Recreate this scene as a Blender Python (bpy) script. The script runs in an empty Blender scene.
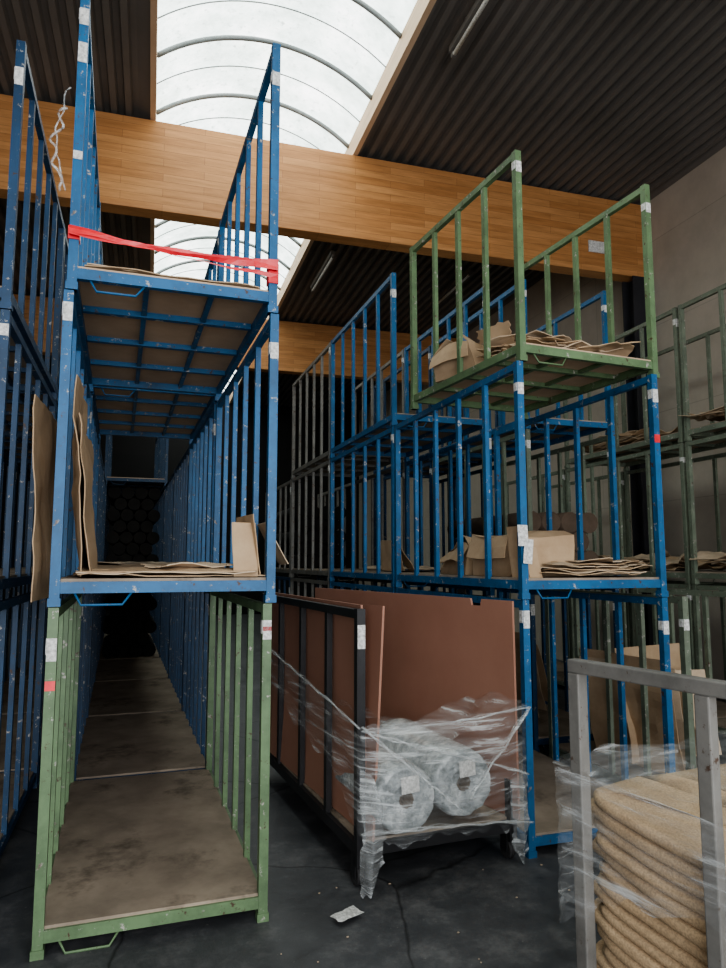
import bpy, bmesh, math, random
from mathutils import Matrix, Vector, noise
S = bpy.context.scene
col = S.collection
try:
    S.view_settings.view_transform = 'AgX'
    S.view_settings.look = 'AgX - Medium High Contrast'
except Exception: pass
S.view_settings.exposure = .42

# ---------------------------------------------------------------- materials
def new_mat(name):
    m = bpy.data.materials.new(name); m.use_nodes = True
    nt = m.node_tree; b = nt.nodes['Principled BSDF']
    return m, nt, b
def coords(nt, scale=(1,1,1), rot=(0,0,0), which='Object'):
    tc = nt.nodes.new('ShaderNodeTexCoord'); mp = nt.nodes.new('ShaderNodeMapping')
    mp.inputs['Scale'].default_value = scale; mp.inputs['Rotation'].default_value = rot
    nt.links.new(tc.outputs[which], mp.inputs['Vector']); return mp.outputs['Vector']
def noise_n(nt, vec, scale, detail=5, rough=.6):
    n = nt.nodes.new('ShaderNodeTexNoise'); n.inputs['Scale'].default_value = scale
    n.inputs['Detail'].default_value = detail; n.inputs['Roughness'].default_value = rough
    nt.links.new(vec, n.inputs['Vector']); return n.outputs['Fac']
def ramp(nt, fac, stops):
    r = nt.nodes.new('ShaderNodeValToRGB'); e = r.color_ramp.elements
    while len(e) < len(stops): e.new(.5)
    for i,(p,c) in enumerate(stops):
        e[i].position = p; e[i].color = (c[0],c[1],c[2],1) if len(c)==3 else c
    nt.links.new(fac, r.inputs['Fac']); return r.outputs['Color']
def mix(nt, fac, a, b, mode='MIX'):
    m = nt.nodes.new('ShaderNodeMix'); m.data_type='RGBA'; m.blend_type = mode
    for s,v in ((m.inputs[0],fac),(m.inputs[6],a),(m.inputs[7],b)):
        if hasattr(v,'is_linked'): nt.links.new(v,s)
        elif isinstance(v,(int,float)): s.default_value = v
        else: s.default_value = (v[0],v[1],v[2],1)
    return m.outputs[2]
def bump(nt, b, h, strength=.3, dist=.01):
    n = nt.nodes.new('ShaderNodeBump'); n.inputs['Strength'].default_value=strength
    n.inputs['Distance'].default_value=dist
    nt.links.new(h,n.inputs['Height']); nt.links.new(n.outputs['Normal'],b.inputs['Normal'])
def paint(name, c, chip=(.42,.40,.36), thr=.585, rough=.5):
    m,nt,b = new_mat(name); v = coords(nt)
    n1 = noise_n(nt,v,4,6,.7); base = ramp(nt,n1,[(.3,[x*.5 for x in c]),(.62,c)])
    n2 = noise_n(nt,v,24,7,.75); f = ramp(nt,n2,[(thr,(0,0,0)),(thr+.03,(1,1,1))])
    n3 = noise_n(nt,v,9,3); rust = ramp(nt,n3,[(.47,(.07,.035,.02)),(.56,chip)])
    nt.links.new(mix(nt,f,base,rust),b.inputs['Base Color']); b.inputs['Roughness'].default_value=rough
    return m
def mottled(name, a, bcol, scale=4, rough=.85, stretch=(1,1,1), dark=None, bmp=.0):
    m,nt,b = new_mat(name); v = coords(nt,stretch)
    n = noise_n(nt,v,scale,8,.65); c = ramp(nt,n,[(.32,a),(.68,bcol)])
    if dark:
        n2 = noise_n(nt,v,scale*.6,6,.7); f = ramp(nt,n2,[(.54,(0,0,0)),(.66,(1,1,1))])
        c = mix(nt,f,c,dark)
    nt.links.new(c,b.inputs['Base Color']); b.inputs['Roughness'].default_value=rough
    if bmp: bump(nt,b,noise_n(nt,v,scale*8,4),bmp)
    return m
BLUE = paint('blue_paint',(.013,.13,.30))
BLUED = paint('dark_blue_paint_and_shade',(.010,.058,.135))  # dark blue racks; also aisle shade put into the colour in row A
GREEN = paint('green_paint',(.145,.23,.115))
GREENG = paint('grey_green_paint',(.17,.205,.15))
GREY = paint('galvanised_paint',(.21,.205,.185),chip=(.12,.08,.05),thr=.58)
GREYD = paint('weathered_steel',(.19,.185,.17),chip=(.09,.07,.055),thr=.60,rough=.6)
BLACK = paint('black_paint',(.022,.022,.024),chip=(.12,.11,.1),thr=.66)
DECK = mottled('stained_board',(.21,.17,.13),(.39,.32,.245),2.5,.8,dark=(.12,.095,.07))
UNDER = mottled('underside_board',(.44,.32,.22),(.58,.44,.31),3,.8)
CARD = mottled('cardboard',(.36,.25,.15),(.50,.37,.24),3,.9,bmp=.15)
CARDL = mottled('pale_cardboard',(.42,.33,.23),(.58,.46,.33),4,.9,bmp=.1)
LABEL = mottled('paper_label',(.35,.35,.33),(.85,.85,.82),60,.7)
RED = mottled('red_tape_film',(.60,.02,.03),(.90,.06,.07),8,.35)
PANEL = mottled('brown_hardboard',(.32,.16,.11),(.38,.20,.14),1.5,.55)
def wrap_mat():
    m,nt,b = new_mat('roll_plastic_wrap'); v = coords(nt)
    n = noise_n(nt,v,10,8,.75); c = ramp(nt,n,[(.36,(.18,.20,.20)),(.5,(.38,.41,.41)),(.66,(.78,.80,.79))])
    nt.links.new(c,b.inputs['Base Color']); b.inputs['Roughness'].default_value=.2
    b.inputs['Coat Weight'].default_value=.6; bump(nt,b,noise_n(nt,v,22,6,.7),.7,.02); return m
WHITE = wrap_mat()
CORE = mottled('cardboard_core',(.10,.08,.06),(.16,.13,.10),9,.9)
RUBBER = mottled('rubber',(.02,.02,.02),(.05,.05,.05),20,.7)

def floor_mat():
    m,nt,b = new_mat('dark_concrete_floor'); v = coords(nt,(1,1,1))
    n = noise_n(nt,v,2.2,12,.8); c = ramp(nt,n,[(.34,(.035,.037,.04)),(.5,(.068,.071,.075)),(.66,(.15,.15,.15))])
    n2 = noise_n(nt,v,45,3,.7); f = ramp(nt,n2,[(.68,(0,0,0)),(.73,(1,1,1))])
    c = mix(nt,f,c,(.2,.19,.18))
    vo = nt.nodes.new('ShaderNodeTexVoronoi'); vo.feature='DISTANCE_TO_EDGE'; vo.inputs['Scale'].default_value=.8
    vn = nt.nodes.new('ShaderNodeMix'); vn.data_type='VECTOR'; vn.inputs[0].default_value=.12
    nn = nt.nodes.new('ShaderNodeTexNoise'); nn.inputs['Scale'].default_value=2.5; nt.links.new(v,nn.inputs['Vector'])
    nt.links.new(v,vn.inputs[4]); nt.links.new(nn.outputs['Color'],vn.inputs[5]); nt.links.new(vn.outputs[1],vo.inputs['Vector'])
    cr = ramp(nt,vo.outputs['Distance'],[(.0,(.35,.35,.35)),(.008,(1,1,1))])
    c = mix(nt,1.0,c,cr,'MULTIPLY')
    nt.links.new(c,b.inputs['Base Color'])
    r = ramp(nt,n,[(.3,(.35,.35,.35)),(.7,(.7,.7,.7))]); nt.links.new(r,b.inputs['Roughness'])
    bump(nt,b,n,.35); return m
FLOOR = floor_mat()
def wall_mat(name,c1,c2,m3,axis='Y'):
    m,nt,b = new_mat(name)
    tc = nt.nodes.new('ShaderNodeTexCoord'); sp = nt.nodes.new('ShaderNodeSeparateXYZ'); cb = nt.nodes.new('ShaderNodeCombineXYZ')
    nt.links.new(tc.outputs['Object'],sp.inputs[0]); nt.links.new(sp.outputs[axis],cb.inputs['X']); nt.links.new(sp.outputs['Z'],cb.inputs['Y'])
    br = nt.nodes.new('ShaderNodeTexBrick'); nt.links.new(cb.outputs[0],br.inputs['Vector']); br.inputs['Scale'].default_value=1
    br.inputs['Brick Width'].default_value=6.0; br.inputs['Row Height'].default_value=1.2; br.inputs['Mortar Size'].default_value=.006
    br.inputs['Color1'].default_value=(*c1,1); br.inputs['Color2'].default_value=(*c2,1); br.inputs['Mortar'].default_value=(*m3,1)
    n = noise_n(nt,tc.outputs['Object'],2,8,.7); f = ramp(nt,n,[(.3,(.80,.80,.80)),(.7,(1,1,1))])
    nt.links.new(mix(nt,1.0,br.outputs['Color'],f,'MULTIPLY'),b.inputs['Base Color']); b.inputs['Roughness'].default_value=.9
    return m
WALL = wall_mat('concrete_panel_wall',(.52,.47,.395),(.54,.485,.41),(.42,.38,.32))
WALLB = wall_mat('shade_dark_wall',(.012,.012,.012),(.015,.014,.014),(.01,.01,.01),'X')  # near-black colour paints in the darkness at the aisle end
def glulam():
    m,nt,b = new_mat('glulam_timber')
    tc = nt.nodes.new('ShaderNodeTexCoord'); sp = nt.nodes.new('ShaderNodeSeparateXYZ'); cb = nt.nodes.new('ShaderNodeCombineXYZ')
    nt.links.new(tc.outputs['Object'],sp.inputs[0]); nt.links.new(sp.outputs['X'],cb.inputs['X']); nt.links.new(sp.outputs['Z'],cb.inputs['Y'])
    br = nt.nodes.new('ShaderNodeTexBrick'); nt.links.new(cb.outputs[0],br.inputs['Vector']); br.inputs['Scale'].default_value=1
    br.inputs['Brick Width'].default_value=.9; br.inputs['Row Height'].default_value=.09; br.inputs['Mortar Size'].default_value=.002
    br.inputs['Color1'].default_value=(.52,.245,.09,1); br.inputs['Color2'].default_value=(.64,.33,.135,1); br.inputs['Mortar'].default_value=(.32,.15,.06,1)
    v = coords(nt,(1.2,8,14)); n = noise_n(nt,v,1.5,8,.7); f = ramp(nt,n,[(.3,(.62,.58,.52)),(.7,(1,1,1))])
    nt.links.new(mix(nt,1.0,br.outputs['Color'],f,'MULTIPLY'),b.inputs['Base Color']); b.inputs['Roughness'].default_value=.5
    return m
GLU = glulam()
WOODL = mottled('pale_timber',(.55,.38,.25),(.70,.52,.36),3,.6,(1,.3,8))
ROOF = mottled('corrugated_steel',(.12,.113,.103),(.175,.162,.15),.8,.6)
STEEL = mottled('steel_rib',(.18,.2,.2),(.25,.27,.27),3,.5)
COLM = mottled('column_steel',(.015,.016,.02),(.03,.03,.035),3,.6)
def sky_mat():
    m,nt,b = new_mat('translucent_rooflight'); v = coords(nt,(1,1,1))
    n = noise_n(nt,v,1.6,9,.75); c = ramp(nt,n,[(.3,(.38,.46,.43)),(.5,(.68,.76,.73)),(.66,(1,1,1))])
    n2 = noise_n(nt,v,14,6,.7); f = ramp(nt,n2,[(.56,(0,0,0)),(.70,(1,1,1))])
    c = mix(nt,f,c,(.34,.40,.38))
    nt.links.new(c,b.inputs['Emission Color']); b.inputs['Emission Strength'].default_value=2.8
    b.inputs['Base Color'].default_value=(.6,.62,.62,1); return m
SKY = sky_mat()
def film_mat(name='clear_stretch_film',lo=.04,mid=.13,hi=.48,top=.85,rot=(.0,.35,.0)):
    m,nt,b = new_mat(name); v = coords(nt,(1.2,1.2,16),rot)
    n = noise_n(nt,v,2.0,7,.65)
    a = ramp(nt,n,[(.40,(lo,)*3),(.54,(mid,)*3),(.62,(hi,)*3),(.73,(top,)*3)])
    nt.links.new(a,b.inputs['Alpha']); b.inputs['Base Color'].default_value=(.80,.84,.84,1)
    b.inputs['Roughness'].default_value=.12; b.inputs['Specular IOR Level'].default_value=1.0
    bump(nt,b,n,.8,.03); return m
FILM = film_mat()
FILM2 = film_mat('bunched_stretch_film',.15,.3,.65,.9,(.2,1.2,.3))
def burlap():
    m,nt,b = new_mat('burlap_cloth'); v = coords(nt)
    n = noise_n(nt,v,5,8,.7); c = ramp(nt,n,[(.3,(.38,.27,.16)),(.7,(.58,.43,.27))])
    n2 = noise_n(nt,v,170,2,.5); f = ramp(nt,n2,[(.35,(.65,.65,.65)),(.6,(1,1,1))])
    c = mix(nt,.8,c,f,'MULTIPLY')
    nt.links.new(c,b.inputs['Base Color']); b.inputs['Roughness'].default_value=.95
    bump(nt,b,n2,.5,.003); return m
BURLAP = burlap()

# ---------------------------------------------------------------- mesh helpers
def bx(bm,x0,x1,y0,y1,z0,z1,mi=0):
    v=[bm.verts.new(p) for p in ((x0,y0,z0),(x1,y0,z0),(x1,y1,z0),(x0,y1,z0),(x0,y0,z1),(x1,y0,z1),(x1,y1,z1),(x0,y1,z1))]
    for f in ((0,3,2,1),(4,5,6,7),(0,1,5,4),(1,2,6,5),(2,3,7,6),(3,0,4,7)):
        bm.faces.new([v[i] for i in f]).material_index=mi
def tube(bm,pts,r,seg=8,mi=0,cap=True):
    pts=[Vector(p) for p in pts]; rings=[]
    for i,p in enumerate(pts):
        t=(pts[min(i+1,len(pts)-1)]-pts[max(i-1,0)]).normalized()
        a=Vector((0,0,1)) if abs(t.z)<.9 else Vector((1,0,0))
        u=t.cross(a).normalized(); w=t.cross(u)
        rings.append([bm.verts.new(p+(u*math.cos(2*math.pi*k/seg)+w*math.sin(2*math.pi*k/seg))*r) for k in range(seg)])
    for a,b in zip(rings,rings[1:]):
        for k in range(seg):
            f=bm.faces.new((a[k],a[(k+1)%seg],b[(k+1)%seg],b[k])); f.material_index=mi; f.smooth=True
    if cap:
        bm.faces.new(rings[0][::-1]).material_index=mi; bm.faces.new(rings[-1]).material_index=mi
def finish(name,bm,mats,M=Matrix.Identity(4),parent=None,solid=0,bev=0,smooth=False):
    bmesh.ops.recalc_face_normals(bm,faces=bm.faces[:])
    me=bpy.data.meshes.new(name); bm.to_mesh(me); bm.free()
    for m in mats: me.materials.append(m)
    if smooth:
        for p in me.polygons: p.use_smooth=True
    o=bpy.data.objects.new(name,me); col.objects.link(o)
    if parent: o.parent=parent
    o.matrix_world = M
    if solid:
        s=o.modifiers.new('s','SOLIDIFY'); s.thickness=solid; s.offset=0
    if bev:
        s=o.modifiers.new('b','BEVEL'); s.width=bev; s.segments=2
    return o
def sheet(bm,c,sx,sy,R,amp=.02,seed=0,mi=0,nx=14,ny=10,up=False,ragged=0):
    M=Matrix.Translation(c)@Matrix.Rotation(R[2],4,'Z')@Matrix.Rotation(R[1],4,'Y')@Matrix.Rotation(R[0],4,'X')
    g=[]
    for j in range(ny+1):
        row=[]
        for i in range(nx+1):
            x=(i/nx-.5)*sx; y=(j/ny-.5)*sy
            if ragged and (i in(0,nx) or j in(0,ny)):
                x*=1-ragged*noise.noise((seed*3.1,i*.9,j*.9))*.5-ragged*.3; y*=1-ragged*noise.noise((i*.8,seed*1.7,j*.7))*.5-ragged*.3
            d=noise.noise((x*2.5+seed*7.3,y*2.5,seed))*amp+noise.noise((x*8+seed,y*8,seed*2.))*amp*.3
            if up: d=abs(d)
            row.append(bm.verts.new(M@Vector((x,y,d))))
        g.append(row)
    for j in range(ny):
        for i in range(nx):
            bm.faces.new((g[j][i],g[j][i+1],g[j+1][i+1],g[j+1][i])).material_index=mi
def MT(x,y,z,rot=0): return Matrix.Translation((x,y,z))@Matrix.Rotation(math.radians(rot),4,'Z')

# ---------------------------------------------------------------- stillage
def stillage(x,y,z,w=.9,l=2.05,h=1.41,rot=0,mat=BLUE,n=6,seed=0,labels=1,name='steel_stillage',deck=True,under=DECK,p=.042,handle=(.10,),tags=()):
    rnd=random.Random(seed*17+3); bm=bmesh.new()
    for cx in (0,w-p):
        for cy in (0,l-p):
            bx(bm,cx,cx+p,cy,cy+p,.0,h-.004)
            bx(bm,cx-.005,cx+p+.005,cy-.005,cy+p+.005,.0,.035)
    for cy in (.004,l-p+.004): bx(bm,p,w-p,cy,cy+p-.008,.055,.105)
    for cx in (.004,w-p+.004):
        bx(bm,cx,cx+p-.008,p,l-p,.055,.105); bx(bm,cx,cx+p-.008,p,l-p,h-.05,h-.008)
        for k in range(1,n-1):
            yy=p+(l-2*p)*k/(n-1); q=.019
            bx(bm,cx+.002,cx+p-.012,yy-q,yy+q,.105,h-.05)
    nc=4
    for k in range(1,nc):
        yy=l*k/nc; bx(bm,p,w-p,yy-.018,yy+.018,.074,.1045)
    for fx in (.36,.68):
        for k in range(nc):
            y0=l*k/nc+.018+(.03 if k==0 else 0); y1=l*(k+1)/nc-.018-(.03 if k==nc-1 else 0)
            bx(bm,w*fx-.013,w*fx+.013,y0,y1,.08,.1035)
    if deck: bx(bm,p*.6,w-p*.6,p*.4,l-p*.4,.1045,.118,1)
    for a in handle:
        tube(bm,[(w*a,.02,.06),(w*a+.03,.008,.004),(w*a+.20,.008,.004),(w*a+.24,.02,.06)],.006,6)
    for cx in (0,w-p):
        if rnd.random()<labels:
            zz=h-.05-rnd.random()*.12; hh=.05+rnd.random()*.06
            bx(bm,cx+.001,cx+p-.001,-.003,.001,zz-hh,zz,2)
            bx(bm,cx-.003,cx+.001,.003,p-.004,zz-hh*.7,zz,2)
    for (sd,z0,z1,mi) in tags:
        cx=0 if sd=='l' else w-p
        bx(bm,cx+.001,cx+p-.001,-.003,.001,z0,z1,mi)
    return finish(name,bm,[mat,under,LABEL,RED],MT(x,y,z,rot))

AR=2.3
A0=(-.40,3.28)
def along(p0,rot,dx,dy):
    r=math.radians(rot); return (p0[0]+dx*math.cos(r)-dy*math.sin(r), p0[1]+dx*math.sin(r)+dy*math.cos(r))
T1=1.41
def put(p0,rot,k,z,gap=.04,dx=0,dy=0,L=2.05,**kw):
    x,y=along(p0,rot,dx,k*(L+gap)+dy); return stillage(x,y,z,rot=rot,l=L,**kw)
put(A0,AR,0,.0,dx=-.01,w=.965,mat=GREEN,n=6,seed=1,tags=(('l',1.06,1.10,3),('r',1.28,1.30,3)))
put(A0,AR,0,T1,dx=-.01,w=.98,mat=BLUE,n=6,seed=2)
put(A0,AR,0,2*T1,dx=.0,w=.96,h=1.44,mat=BLUE,n=6,seed=3,under=UNDER,tags=(('l',.62,.66,2),('l',1.1,1.2,2),('r',.2,.22,2)))
for k,mm in ((1,(BLUED,BLUE,BLUE)),(2,(BLUED,BLUED,None)),(3,(BLUED,BLUED,None)),(4,(BLUED,BLUED,BLUED)),(5,(BLUED,BLUED,BLUED))):  # deeper racks take the darker blue, aisle shade put into their paint
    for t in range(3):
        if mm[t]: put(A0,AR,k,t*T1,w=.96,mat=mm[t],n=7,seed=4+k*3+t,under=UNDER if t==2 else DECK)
Z0=(-1.62,3.62)
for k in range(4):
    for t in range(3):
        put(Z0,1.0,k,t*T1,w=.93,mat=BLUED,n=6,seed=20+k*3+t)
B0=(2.02,3.57); BR=1.2; TB=1.39
put(B0,BR,0,0,w=1.0,h=TB,mat=BLUE,n=6,seed=31,handle=())
put(B0,BR,0,TB,w=1.0,h=TB,mat=BLUE,n=6,seed=32,tags=(('r',.95,1.0,3),))
stillage(2.045,3.57,2*TB,w=1.06,l=1.46,h=1.32,rot=5.5,mat=GREEN,n=5,seed=33,under=UNDER)
cols=[(BLUE,BLUE,BLUE),(GREY,GREY,GREY),(BLUED,GREY,None)]
for k in range(1,4):
    for t in range(3):
        m=cols[k-1][t]
        if m: put(B0,BR,k,t*TB,w=.96,h=TB,mat=m,n=6,seed=34+k*3+t)
C0=(3.16,5.45)
for k in range(2):
    for t in range(3): put(C0,1.5,k,t*TB,w=.92,h=TB,mat=(BLUED,GREENG,BLUE)[t] if k==0 else BLUED,n=6,seed=50+k*3+t)
stillage(3.18,3.65,0,w=.93,l=1.6,h=TB,rot=0,mat=GREENG,n=5,seed=58)
D0=(5.0,3.55)
for k in range(3):
    for t in range(3 if k<2 else 2): put(D0,0,k,t*TB,w=.92,h=TB,mat=GREENG,n=5,seed=60+k*3+t)

# ---------------------------------------------------------------- room
def quick(name,boxes,mats,**k):
    bm=bmesh.new()
    for b in boxes: bx(bm,*b)
    return finish(name,bm,mats,**k)
quick('floor',[(-6,6.5,-6,22,-.2,0)],[FLOOR])
quick('wall_right',[(6.5,6.7,-6,22,0,6.9)],[WALL])
quick('wall_left',[(-6.2,-6,-6,22,0,6.9)],[WALL])
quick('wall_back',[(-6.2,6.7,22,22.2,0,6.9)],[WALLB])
def corr(bm,x0,x1,y0,y1):
    xs=[];x=x0;zl,zh=6.60,6.66
    while x<x1-.16:
        xs+= [(x,zl),(x+.055,zl),(x+.075,zh),(x+.135,zh)]; x+=.155
    xs.append((x1,zl))
    a=[bm.verts.new((p[0],y0,p[1])) for p in xs]; b=[bm.verts.new((p[0],y1,p[1])) for p in xs]
    for i in range(len(xs)-1): bm.faces.new((a[i],a[i+1],b[i+1],b[i]))
bm=bmesh.new(); corr(bm,-6,-.12,-6,22); corr(bm,2.26,6.5,-6,22); finish('ceiling',bm,[ROOF],solid=.01)
for yb in (1.75,7.87,14.0):
    bm=bmesh.new(); bx(bm,-5.95,6.45,yb-.1,yb+.12,5.50,6.56); finish('glulam_beam',bm,[GLU],bev=.008)
quick('wall_sign',[(5.52,5.80,7.755,7.768,5.76,5.92)],[LABEL])
for yb in (7.87,14.0):
    quick('steel_column',[(6.2,6.45,yb-.12,yb-.10,0,5.5),(6.2,6.45,yb+.10,yb+.12,0,5.5),(6.31,6.34,yb-.1,yb+.1,0,5.5)],[COLM])
XL,XR=-.10,2.22; cx=(XL+XR)/2; hw=(XR-XL)/2; rise=.42; Rr=(hw*hw+rise*rise)/(2*rise); zb=6.82
def arc(x): return zb+math.sqrt(max(0,Rr*Rr-(x-cx)**2))-(Rr-rise)
emp=bpy.data.objects.new('window_1',None); col.objects.link(emp)
bm=bmesh.new(); N=24
a=[bm.verts.new((XL+(XR-XL)*i/N,-6,arc(XL+(XR-XL)*i/N))) for i in range(N+1)]
b=[bm.verts.new((XL+(XR-XL)*i/N,22,arc(XL+(XR-XL)*i/N))) for i in range(N+1)]
for i in range(N): bm.faces.new((a[i],a[i+1],b[i+1],b[i]))
finish('rooflight_glazing',bm,[SKY],parent=emp,smooth=True)
bm=bmesh.new(); y=-5.6
while y<21.8:
    tube(bm,[(XL+(XR-XL)*i/N,y,arc(XL+(XR-XL)*i/N)-.03) for i in range(N+1)],.026,6)
    tube(bm,[(XL+(XR-XL)*i/N,y+.48,arc(XL+(XR-XL)*i/N)-.008) for i in range(N+1)],.007,5)
    y+=.97
finish('rooflight_ribs',bm,[STEEL],parent=emp)
quick('trim_1',[(XR,XR+.06,-6,22,6.57,6.86)],[WOODL])
quick('trim_2',[(XL-.06,XL,-6,22,6.57,6.86)],[WOODL])
for (lx,ly) in ((2.62,4.2),(2.62,10.3),(5.0,10.3)):
    bm=bmesh.new(); bx(bm,-.04,.04,0,1.5,.03,.09); tube(bm,[(0,.04,.0),(0,1.46,.0)],.02,10,1)
    bx(bm,-.02,.02,.0,.04,-.02,.03); bx(bm,-.02,.02,1.46,1.5,-.02,.03)
    bx(bm,-.01,.01,.3,.32,.09,.175); bx(bm,-.01,.01,1.2,1.22,.09,.175)
    finish('fluorescent_lamp',bm,[ROOF,LABEL],MT(lx,ly,6.415))

# ---------------------------------------------------------------- cardboard
def cards(name,specs,M,mats=(CARD,CARDL),th=.005):
    bm=bmesh.new()
    for s in specs: sheet(bm,**s)
    return finish(name,bm,list(mats),M,solid=th)
r=math.radians
MA2=MT(*along(A0,AR,-.01,0),T1,AR); MA3=MT(*along(A0,AR,.0,0),2*T1,AR)
sp=[]
rr=random.Random(5)
for k in range(3):
    sp.append(dict(c=(.49+rr.uniform(-.02,.02),.40+rr.uniform(-.05,.03),.125+k*.010),sx=.86-.05*k,sy=.92-rr.random()*.12,R=(0,0,rr.uniform(-.08,.08)),amp=.03,seed=k+1,mi=k%2,up=True,ragged=.10))
sp.append(dict(c=(.42,1.05,.15),sx=.7,sy=1.4,R=(0,0,.03),amp=.04,seed=12,mi=0,up=True))
sp.append(dict(c=(.60,.22,.165),sx=.40,sy=.34,R=(0,0,.3),amp=.04,seed=14,mi=1,up=True,ragged=.3))
cards('cardboard_sheets',sp,MA2)
cards('leaning_cardboard_sheet',[dict(c=(.085,.52,.58),sx=.91,sy=.92,R=(0,r(86),0),amp=.05,seed=3,mi=0),
      dict(c=(.12,.50,.50),sx=.74,sy=.8,R=(0,r(84),0),amp=.04,seed=4,mi=0)],MA2)
cards('leaning_cardboard_sheet',[dict(c=(-.06,.34,.47),sx=.90,sy=.66,R=(0,r(88),-.06),amp=.03,seed=8,mi=0)],MA2)
cards('folded_cardboard',[dict(c=(.875,.20,.275),sx=.29,sy=.34,R=(0,r(84),.12),amp=.03,seed=31,mi=0),
      dict(c=(.84,.05,.25),sx=.12,sy=.26,R=(r(82),0,.15),amp=.02,seed=32,mi=0),
      dict(c=(1.02,.30,.28),sx=.24,sy=.22,R=(0,r(60),.0),amp=.03,seed=33,mi=1)],MA2)
cards('cardboard_sheets',[dict(c=(.47,.5+.02*k,.125+.008*k),sx=.8,sy=.97,R=(0,0,.02*k),amp=.02,seed=40+k,mi=k%2,up=True) for k in range(2)],MA3)
for k in (1,2,3):
    M=MT(*along(A0,AR,0,k*2.09),T1,AR)
    cards('cardboard_sheets',[dict(c=(.45,1.0,.13+.014*j),sx=.75,sy=1.6,R=(0,0,.02*j),amp=.03,seed=50+k*5+j,mi=j%2,up=True) for j in range(4)],M)
def bale(M,n1,n2,rad,L,mat,seed):
    bm=bmesh.new()
    for i in range(n1):
        for j in range(n2):
            xx=rad+i*rad*2.04+(rad if j%2 else 0); zz=rad+j*rad*1.78
            if xx+rad>.84: continue
            tube(bm,[(xx+noise.noise((k*.6,i,j+seed))*.01,L*k/6,zz) for k in range(7)],rad*.98,14)
    return finish('filler_cloth_rolls',bm,[mat],M)
SHADEC = mottled('shade_dark_cloth',(.010,.009,.009),(.022,.02,.018),6,.95)  # near-black, for added rolls that stand in for shade in the rear bays
BROWNC = mottled('brown_cloth',(.07,.048,.032),(.12,.085,.06),6,.9)
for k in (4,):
    for t in range(2): bale(MT(*along(A0,AR,.06,k*2.09+.1),t*T1+.12,AR),4,7 ,.10,1.7,SHADEC,k+t)  # rolls added to darken the far end of row A
for t in range(2): bale(MT(*along(B0,BR,.06,3*2.09+.1),t*TB+.12,BR),4,5,.10,1.7,SHADEC,20+t)
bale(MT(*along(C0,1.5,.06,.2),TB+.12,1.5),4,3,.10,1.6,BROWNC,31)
bale(MT(*along(C0,1.5,.06,2.09),.12,1.5),4,6,.10,1.6,SHADEC,32)
def carton(M,sx,sy,sz,op=.5,mat=CARD,name='cardboard_box',seed=0,crush=.03):
    bm=bmesh.new(); t=.005
    nx=6
    def wall(p,q,zt):
        p=Vector(p);q=Vector(q);rows=[]
        for i in range(nx+1):
            c=p.lerp(q,i/nx); rows.append([bm.verts.new((c.x,c.y,zt*j/4)) for j in range(5)])
        for a,b in zip(rows,rows[1:]):
            for j in range(4): bm.faces.new((a[j],b[j],b[j+1],a[j+1]))
    C=[(0,0),(sx,0),(sx,sy),(0,sy)]
    for i in range(4): wall((*C[i],0),(*C[(i+1)%4],0),sz)
    bm.faces.new([bm.verts.new((*c,0.002)) for c in C])
    def flap(p,q,d):
        p=Vector(p);q=Vector(q);d=Vector(d);g=[[bm.verts.new(p.lerp(q,i/nx)+d*j/2) for j in range(3)] for i in range(nx+1)]
        for a,b in zip(g,g[1:]):
            for j in range(2): bm.faces.new((a[j],b[j],b[j+1],a[j+1]))
    a=op
    flap((0,0,sz),(sx,0,sz),(.01,sy*.46*math.cos(a),sy*.46*math.sin(a)))
    flap((0,sy,sz),(sx,sy,sz),(-.01,-sy*.46*math.cos(a*.4),sy*.46*math.sin(a*.4)))
    flap((0,0,sz),(0,sy,sz),(-sx*.12,0,-sz*.55))
    for v in bm.verts:
        c=v.co; k=c.z/sz
        c.x+=noise.noise((c.x*2+seed,c.y*2,c.z*3))*crush*k; c.y+=noise.noise((c.y*2,c.x*2+seed,c.z*3))*crush*k
        c.z+=noise.noise((c.x*3,c.y*3+seed,1))*crush*k
    bmesh.ops.remove_doubles(bm,verts=bm.verts[:],dist=.0005)
    return finish(name,bm,[mat],M,solid=t)
MB2=MT(*B0,TB,BR)
carton(MB2@MT(.12,.30,.12,5),.46,.46,.25,.08,seed=1,crush=.06); carton(MB2@MT(.10,.92,.12,-6),.46,.54,.20,.25,CARD,seed=2,crush=.09)
cards('folded_cardboard',[dict(c=(.05,.12,.27),sx=.30,sy=.14,R=(0,r(80),.2),amp=.02,seed=61,mi=0),
     dict(c=(.12,.10,.20),sx=.13,sy=.2,R=(r(70),0,.2),amp=.03,seed=62,mi=0)],MB2)
cards('cardboard_sheets',[dict(c=(.54+.03*k,.42+.05*k,.128+.016*k),sx=.78,sy=.95,R=(0,0,.2*k-.35),amp=.05,seed=63+k,mi=k%2,up=True,ragged=.25) for k in range(6)],MB2)
MB22=MT(*along(B0,BR,0,2.09),TB,BR)
cards('folded_cardboard',[dict(c=(.13,.42,.27),sx=.28,sy=.36,R=(0,r(76),.25),amp=.03,seed=181,mi=0),dict(c=(.24,.34,.24),sx=.26,sy=.30,R=(0,r(58),-.2),amp=.04,seed=183,mi=0),
    dict(c=(.5,.9,.14),sx=.6,sy=1.2,R=(0,0,.1),amp=.06,seed=182,mi=1,up=True,ragged=.2)],MB22)
MB3=MT(2.045,3.57,2*TB,5.5)
carton(MB3@MT(.10,.66,.12,14),.42,.40,.20,.5,seed=8,crush=.08)
cards('cardboard_sheets',[dict(c=(.55,.32+.05*k,.128+.02*k),sx=.9,sy=.6,R=(0,0,.25*k-.5),amp=.10,seed=70+k,mi=k%2,up=True,ragged=.35) for k in range(6)],MB3)
cards('torn_cardboard',[dict(c=(.18,.50,.31),sx=.20,sy=.3,R=(0,r(62),.3),amp=.05,seed=79,mi=0,ragged=.4)],MB3)
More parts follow.
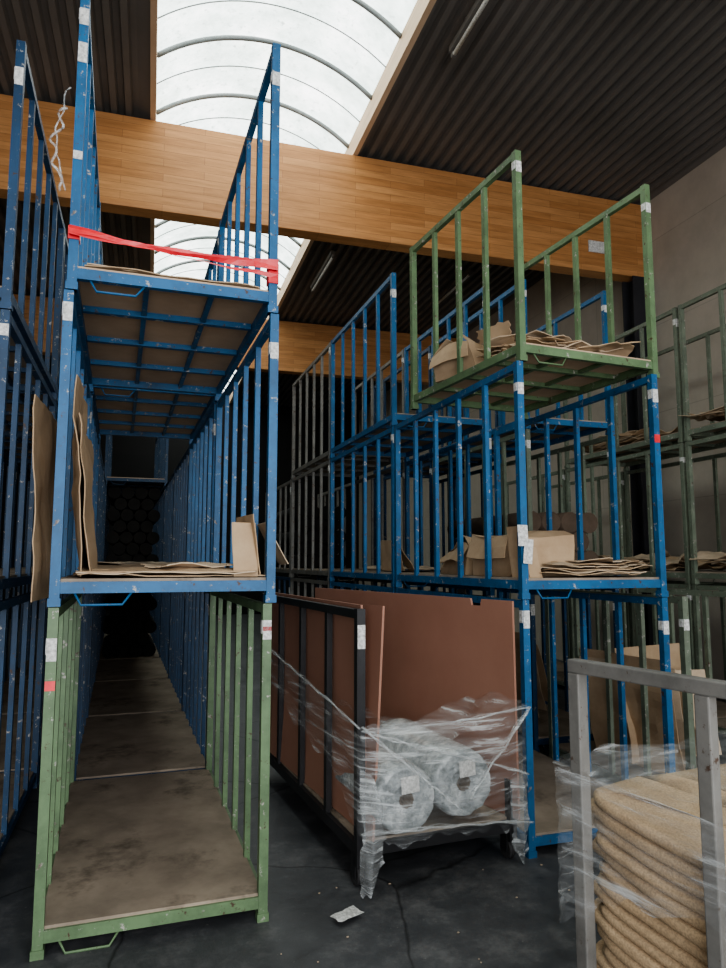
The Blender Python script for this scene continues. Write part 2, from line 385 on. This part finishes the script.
for (x,y,z,w,rot,s) in ((3.3,3.9,.125,.8,10,1),(5.1,4.0,.125,.9,4,2),(5.1,4.3,TB+.125,.7,-5,3),(3.35,5.8,.125,.7,8,4)):
    cards('leaning_cardboard_sheet',[dict(c=(.12+.05*j,.5,.42),sx=.8-.1*j,sy=w,R=(0,r(80-5*j),.1*j),amp=.04,seed=80+s*4+j,mi=j%2) for j in range(3)],MT(x,y,z,rot))
for (x,y,z,s) in ((5.45,4.6,TB+.125,1),(5.42,4.6,2*TB+.125,2),(5.45,6.7,TB+.125,3),(5.45,6.7,2*TB+.125,4)):
    cards('cardboard_sheets',[dict(c=(0,.12*j-.2,.02*j),sx=.78,sy=1.4,R=(0,0,.05*j-.1),amp=.14,seed=100+s*5+j,mi=j%2,up=True,ragged=.15) for j in range(6)],MT(x,y,z,0))
cards('leaning_cardboard_sheet',[dict(c=(0,0,.45),sx=.7,sy=.8,R=(r(82),0,.2),amp=.04,seed=130,mi=0),dict(c=(.1,-.12,.38),sx=.55,sy=.6,R=(r(76),0,-.1),amp=.04,seed=131,mi=1)],MT(3.64,4.5,.125,0))

# ---------------------------------------------------------------- red tape + dangling film
bm=bmesh.new()
def ribbon(bm,P,Q,sag,wd,tw,seed,n=24,mi=0):
    P=Vector(P);Q=Vector(Q);prev=None
    for i in range(n+1):
        t=i/n; c=P.lerp(Q,t)+Vector((0,0,-4*sag*t*(1-t)+noise.noise((t*5,seed,0))*.012))
        a=tw*math.sin(t*5+seed); w=wd*(1-.55*math.sin(math.pi*t))
        o=Vector((0,math.sin(a),math.cos(a)))*w/2
        cur=(bm.verts.new(c-o),bm.verts.new(c+o))
        if prev: bm.faces.new((prev[0],cur[0],cur[1],prev[1])).material_index=mi
        prev=cur
ribbon(bm,(0,-.012,.275),(.96,-.012,.245),.02,.05,.5,1); ribbon(bm,(0,-.016,.26),(.96,-.016,.225),.01,.04,.9,2); ribbon(bm,(0,-.009,.285),(.96,-.009,.18),.01,.025,.9,5)
bx(bm,-.004,.046,-.006,.05,.235,.295); bx(bm,.914,.964,-.006,.05,.15,.25)
finish('red_barrier_tape',bm,[RED],MA3,solid=.001)
bm=bmesh.new(); pts=[]
for i in range(30):
    t=i/29; pts.append((-.02-.05*math.sin(t*3.1)-.02*noise.noise((t*6,1,0)),-.02,.95-t*.5+.03*noise.noise((t*7,0,3))))
tube(bm,pts,.004,5)
tube(bm,[(p[0]-.012*math.sin(i*.7)-.01,p[1]-.01,p[2]*.8+.08) for i,p in enumerate(pts)],.006,5)
finish('dangling_plastic_film',bm,[FILM2],MA3)
cards('hanging_paper_label',[dict(c=(.0,-.02,.36),sx=.07,sy=.12,R=(r(86),0,.1),amp=.01,seed=90,mi=0),dict(c=(.035,-.015,.27),sx=.06,sy=.14,R=(r(88),.1,.1),amp=.01,seed=91,mi=0)],MB2,mats=(LABEL,),th=.001)

# ---------------------------------------------------------------- panel trolley
TR=5.0; TP=(1.02,3.48); MTt=MT(*TP,0,TR)
bm=bmesh.new(); w,l,h,p=.93,2.05,1.36,.045
for cx in (0,w-p):
    for cy in (0,l-p): bx(bm,cx,cx+p,cy,cy+p,.10,h if cx==0 else .42)
for cy in (0,l-p): bx(bm,p,w-p,cy+.004,cy+p-.004,.15,.21)
for cx in (0,w-p): bx(bm,cx+.004,cx+p-.004,p,l-p,.15,.21)
bx(bm,.004,p-.004,p,l-p,h-.05,h-.005)
for k in range(1,4): yy=l*k/4; bx(bm,.006,p-.006,yy-.022,yy+.022,.21,h-.05)
for k in range(1,5): yy=l*k/5; bx(bm,p,w-p,yy-.02,yy+.02,.16,.20)
bx(bm,.03,w-.03,.03,l-.03,.205,.222,1)
bx(bm,.002,.043,-.003,.001,1.16,1.28,2)
for cx in (.025,w-.025):
    for cy in (.06,l-.06):
        bx(bm,cx-.025,cx-.02,cy-.03,cy+.03,.04,.15); bx(bm,cx+.02,cx+.025,cy-.03,cy+.03,.04,.15)
        tube(bm,[(cx-.016,cy,.05),(cx+.016,cy,.05)],.05,16,3)
finish('black_panel_trolley',bm,[BLACK,DECK,LABEL,RUBBER],MTt)
def panel(name,pts,th,M):
    bm=bmesh.new(); f=bm.faces.new([bm.verts.new((x,0,z)) for x,z in pts])
    e=bmesh.ops.extrude_face_region(bm,geom=[f])
    for v in e['geom']:
        if isinstance(v,bmesh.types.BMVert): v.co.y+=th
    return finish(name,bm,[PANEL],M)
def lean(x,y,z,rotz,tilt): return MTt@Matrix.Translation((x,y,z))@Matrix.Rotation(r(rotz),4,'Z')@Matrix.Rotation(r(tilt),4,'X')
panel('hardboard_panel',[(0,0),(1.9,0),(1.9,1.15),(0,1.15)],.012,lean(.10,.10,.225,91,-1.5))
panel('hardboard_panel',[(0,0),(1.8,0),(1.8,1.10),(.02,1.15)],.012,lean(.085,-.02,.225,92,3.5))
panel('hardboard_panel',[(0,0),(2.4,0),(2.4,1.16),(.36,1.16),(.35,1.12),(.27,1.12),(.26,1.16),(0,1.16)],.014,lean(.925,-.04,.225,99,-.5))
def roll(x,z,rad,L,seed,y=-.05):
    bm=bmesh.new(); n=36
    prof=[(.018,.05),(.026,.0),(.04,-.006)]+[(q*rad,(-.012 if i%2 else .002)) for i,q in enumerate((.4,.5,.6,.7,.8,.9))]+[(rad,.025)]+[(rad,.03+L*k/8) for k in range(1,8)]+[(rad*.95,L)]
    rings=[]
    for pi_,(q,yy) in enumerate(prof):
        rings.append([bm.verts.new(((q+ (noise.noise((math.cos(2*math.pi*k/n)*3,math.sin(2*math.pi*k/n)*3,yy*6+seed))*.014 if q>.05 else 0))*math.cos(2*math.pi*k/n),yy+(noise.noise((k*.7,q*30,seed))*.02),q*math.sin(2*math.pi*k/n))) for k in range(n)])
    for ri,(a,b) in enumerate(zip(rings,rings[1:])):
        for k in range(n):
            f=bm.faces.new((a[k],a[(k+1)%n],b[(k+1)%n],b[k])); f.smooth=True; f.material_index=2 if ri<2 else 0
    bm.faces.new(rings[0]).material_index=2; bm.faces.new(rings[-1])
    sheet(bm,(.01,-.03,.08),.11,.08,(r(84),0,.2),.008,seed,1,4,4)
    return finish('wrapped_fabric_roll',bm,[WHITE,LABEL,CORE],MTt@MT(x,y,z,0))
roll(.235,.225+.195,.168,.85,1,-.07); roll(.585,.225+.225,.174,.85,2,-.03)
def film(name,path,M,amp=.03,nv=18,sub=14,seed=0,mat=None):
    bm=bmesh.new(); rows=[]
    for i in range(len(path)-1):
        for s in range(sub):
            t=s/sub; rows.append([path[i][k]*(1-t)+path[i+1][k]*t for k in range(5)])
    rows.append(list(path[-1])); g=[]
    for ri,(x,y,zt,zb_,ln) in enumerate(rows):
        line=[]
        zb2=zb_+.05*noise.noise((ri*.25,seed,2)); zt2=zt+.015*noise.noise((ri*.2,seed,7))
        for j in range(nv+1):
            t=j/nv; z=zb2+(zt2-zb2)*t
            d=noise.noise((ri*.07,t*3+ri*.05,seed))*amp+noise.noise((ri*.15,t*12,seed+4))*amp*.35
            line.append(bm.verts.new((x+d*.5,y-abs(d)-ln*math.sin(math.pi*t),z)))
        g.append(line)
    for a,b in zip(g,g[1:]):
        for j in range(nv): bm.faces.new((a[j],b[j],b[j+1],a[j+1])).smooth=True
    return finish(name,bm,[mat or FILM],M)
film('stretch_film_wrap',[(-.03,1.9,1.02,.78,0),(-.035,1.0,.94,.62,0),(-.035,.3,.84,.5,0),(-.02,-.08,.80,.28,0),(.15,-.14,.81,.24,.07),(.45,-.15,.82,.26,.09),(.75,-.14,.83,.24,.06),(.95,-.07,.84,.2,0),(.98,.4,.8,.3,0)],MTt,seed=1,nv=24)
bm=bmesh.new(); g=[]
for i in range(33):
    row=[]
    for j in range(15):
        u=i/32; v=j/14
        x=.02+u*.88; y=-.12+v*.55
        z=.66+.16*abs(2*u-1)**1.5+noise.noise((x*5,y*6,2))*.05+noise.noise((x*14,y*9,5))*.02+.05*(1-v)
        row.append(bm.verts.new((x,y,z)))
    g.append(row)
for i in range(32):
    for j in range(14): bm.faces.new((g[i][j],g[i+1][j],g[i+1][j+1],g[i][j+1])).smooth=True
finish('draped_stretch_film',bm,[FILM],MTt)
film('hanging_stretch_film',[(-.02,-.09,.6,.03,0),(.03,-.12,.55,.03,.02),(.09,-.1,.42,.16,.02)],MTt,seed=9,amp=.06,sub=8,mat=FILM2)
film('hanging_stretch_film',[(.84,-.08,.45,.14,0),(.90,-.1,.5,.03,.02),(.95,-.05,.5,.08,.02)],MTt,seed=12,amp=.06,sub=8,mat=FILM2)
bm=bmesh.new()
for (P,Q,sg) in (((-.02,-.10,.78),(.95,-.10,.83),.02),((-.02,-.10,.30),(.95,-.10,.24),-.01),((-.03,1.9,1.0),(-.03,-.08,.80),.0),((-.02,-.10,.8),(.45,-.23,.40),0),((.95,-.10,.82),(.5,-.23,.45),0),((-.02,-.10,.78),(.9,-.14,.5),0)):
    P=Vector(P);Q=Vector(Q)
    for j in range(3):
        tube(bm,[P.lerp(Q,i/16)+Vector((noise.noise((i*.4,j,1))*.01,-.01*j,-4*sg*(i/16)*(1-i/16)+noise.noise((i*.5,j,P.x*9))*.02)) for i in range(17)],.002+.002*j,5)
finish('film_strands',bm,[FILM2],MTt)
cards('paper_scrap',[dict(c=(0,0,.012),sx=.15,sy=.09,R=(0,0,.4),amp=.03,seed=95,mi=0,up=True,ragged=.4,nx=6,ny=6)],MT(.90,3.23,0),mats=(LABEL,),th=.001)
bm=bmesh.new(); rr=random.Random(9)
for k in range(45):
    x=rr.uniform(.55,2.2); y=rr.uniform(1.8,3.6); s=rr.uniform(.002,.006)
    a=rr.random()*6; v=[bm.verts.new((x+s*math.cos(a+q)*rr.uniform(.6,1.8),y+s*math.sin(a+q)*rr.uniform(.6,1.4),.003)) for q in (0,1.6,3.1,4.7)]
    bm.faces.new(v)
finish('floor_litter',bm,[CARDL],solid=.003)

# ---------------------------------------------------------------- foreground grey stillage with folded burlap
CR=14.4
cx0,cy0=1.175+.25*1.62,1.835-.969*1.62
MC=MT(cx0,cy0,0,CR)
bm=bmesh.new(); w,l,h,p=.95,1.62,1.31,.04
for cx in (0,w-p):
    for cy in (0,l-p): bx(bm,cx,cx+p,cy,cy+p,.0,h-.03)
    bx(bm,cx,cx+p,0,l,h-.03,h+.008); bx(bm,cx+.003,cx+p-.003,p,l-p,.06,.11)
    for k in range(1,4): yy=l-.42*k; bx(bm,cx+.002,cx+p-.004,yy-.02,yy+.02,.11,h-.03)
for cy in (0,l-p): bx(bm,p,w-p,cy+.003,cy+p-.003,.06,.11)
for k in range(1,4): bx(bm,p,w-p,l*k/4-.02,l*k/4+.02,.065,.105)
bx(bm,.02,w-.02,.02,l-.02,.105,.12,1)
finish('steel_stillage',bm,[GREYD,DECK],MC,bev=.004)
# every folded cloth layer is its own soft slab with a rolled edge
bm=bmesh.new(); NL=21; H=.78; th=H/NL; NP=240
x0,x1,y0,y1=.062,w-.07,.05,l+.03
dense=[]
for i in range(4001):
    a=2*math.pi*i/4000; c,s=math.cos(a),math.sin(a); e=.16
    dense.append(((x0+x1)/2+math.copysign(abs(c)**e,c)*(x1-x0)/2,(y0+y1)/2+math.copysign(abs(s)**e,s)*(y1-y0)/2))
cum=[0]
for i in range(4000): cum.append(cum[-1]+math.dist(dense[i],dense[i+1]))
base=[];j=0
for i in range(NP):
    tgt=cum[-1]*i/NP
    while cum[j]<tgt: j+=1
    base.append(dense[j])
ctr=((x0+x1)/2,(y0+y1)/2); rl=random.Random(4)
def wave(px,py,kk): return (noise.noise((px*1.4+3,py*1.6,.3))*.07+math.sin(py*4.2+.5)*.018)*min(1,kk/6)+noise.noise((px*6,py*6,kk*.12))*.008
for L_ in range(NL):
    offx,offy=rl.uniform(-.012,.010),rl.uniform(-.03,.03); rings=[]
    prof=[(-.10,0.0),(-.016,.0),(-.004,.14),(0,.32),(.001,.5),(0,.68),(-.004,.86),(-.016,1.0),(-.10,1.0)]
    for (o_,tz) in prof:
        row=[]
        for i,(px,py) in enumerate(base):
            q,qn=base[i-1],base[(i+1)%NP]; tx,ty=qn[0]-q[0],qn[1]-q[1]; ll=math.hypot(tx,ty) or 1
            nx_,ny_=ty/ll,-tx/ll
            b_=o_+noise.noise((px*2,py*2.6,L_*3.7))*.016
            b_=min(b_,.006) if abs(nx_)>.6 else b_
            X=px+nx_*b_+offx*(abs(nx_)<=.6)+(offx if offx*nx_<0 else 0)*(abs(nx_)>.6); Y=py+ny_*b_+offy*(abs(ny_)>.6)
            tk=th*(1.0+.15*noise.noise((px*3,py*3,L_*2.2)))
            row.append(bm.verts.new((X,Y,.128+L_*th+tz*tk+wave(px,py,L_+tz))))
        rings.append(row)
    for a,b in zip(rings,rings[1:]):
        for i in range(NP): bm.faces.new((a[i],a[(i+1)%NP],b[(i+1)%NP],b[i])).smooth=True
    if L_==NL-1:
        prev=rings[-1]
        for s in (.7,.4,.12):
            cur=[]
            for v in rings[-1]:
                X=ctr[0]+(v.co.x-ctr[0])*s; Y=ctr[1]+(v.co.y-ctr[1])*s
                cur.append(bm.verts.new((X,Y,.128+H+wave(X,Y,NL))))
            for i in range(NP): bm.faces.new((prev[i],prev[(i+1)%NP],cur[(i+1)%NP],cur[i])).smooth=True
            prev=cur
        bm.faces.new(prev)
finish('folded_burlap_stack',bm,[BURLAP],MC)
bm=bmesh.new(); g=[]
for i in range(41):
    row=[]
    for j in range(41):
        u=i/40; v=j/40
        x=-.0+u*(w-.03); y=.02+v*(l+.05)
        z=.995+noise.noise((x*4,y*4,3))*.05+noise.noise((x*11,y*11,1))*.025
        row.append(bm.verts.new((x,y,z)))
    g.append(row)
for i in range(40):
    for j in range(40): bm.faces.new((g[i][j],g[i+1][j],g[i+1][j+1],g[i][j+1])).smooth=True
finish('clear_plastic_film',bm,[FILM],MC)
film('hanging_stretch_film',[(-.02,.3,1.0,.80,0),(-.03,1.0,1.0,.78,0),(-.035,1.4,1.01,.74,0),(-.03,1.64,1.01,.60,0),(.02,1.70,1.0,.56,0),(.3,1.72,1.02,.72,0),(.6,1.70,.98,.82,0)],MC,seed=21,amp=.03)

# ---------------------------------------------------------------- light
W=bpy.data.worlds.new('World'); S.world=W; W.use_nodes=True
bg=W.node_tree.nodes['Background']; bg.inputs[0].default_value=(.80,.88,1,1); bg.inputs[1].default_value=.65
def area(name,loc,rot,sx,sy,e,c):
    L=bpy.data.lights.new(name,'AREA'); L.shape='RECTANGLE'; L.size=sx; L.size_y=sy; L.energy=e; L.color=c
    o=bpy.data.objects.new(name,L); col.objects.link(o); o.location=loc; o.rotation_euler=rot
area('gate_daylight',(.5,-4.0,2.4),(r(88),0,0),7.5,4.2,410,(.98,.98,1))
# ---------------------------------------------------------------- camera
cam=bpy.data.cameras.new('Camera'); co=bpy.data.objects.new('Camera',cam); col.objects.link(co)
co.location=(0,0,1.6); co.rotation_euler=(r(90+6.36),0,r(-16.8))
cam.sensor_fit='VERTICAL'; cam.sensor_height=36; cam.sensor_width=36; cam.lens=700/968*36; cam.clip_start=.05
S.camera=co
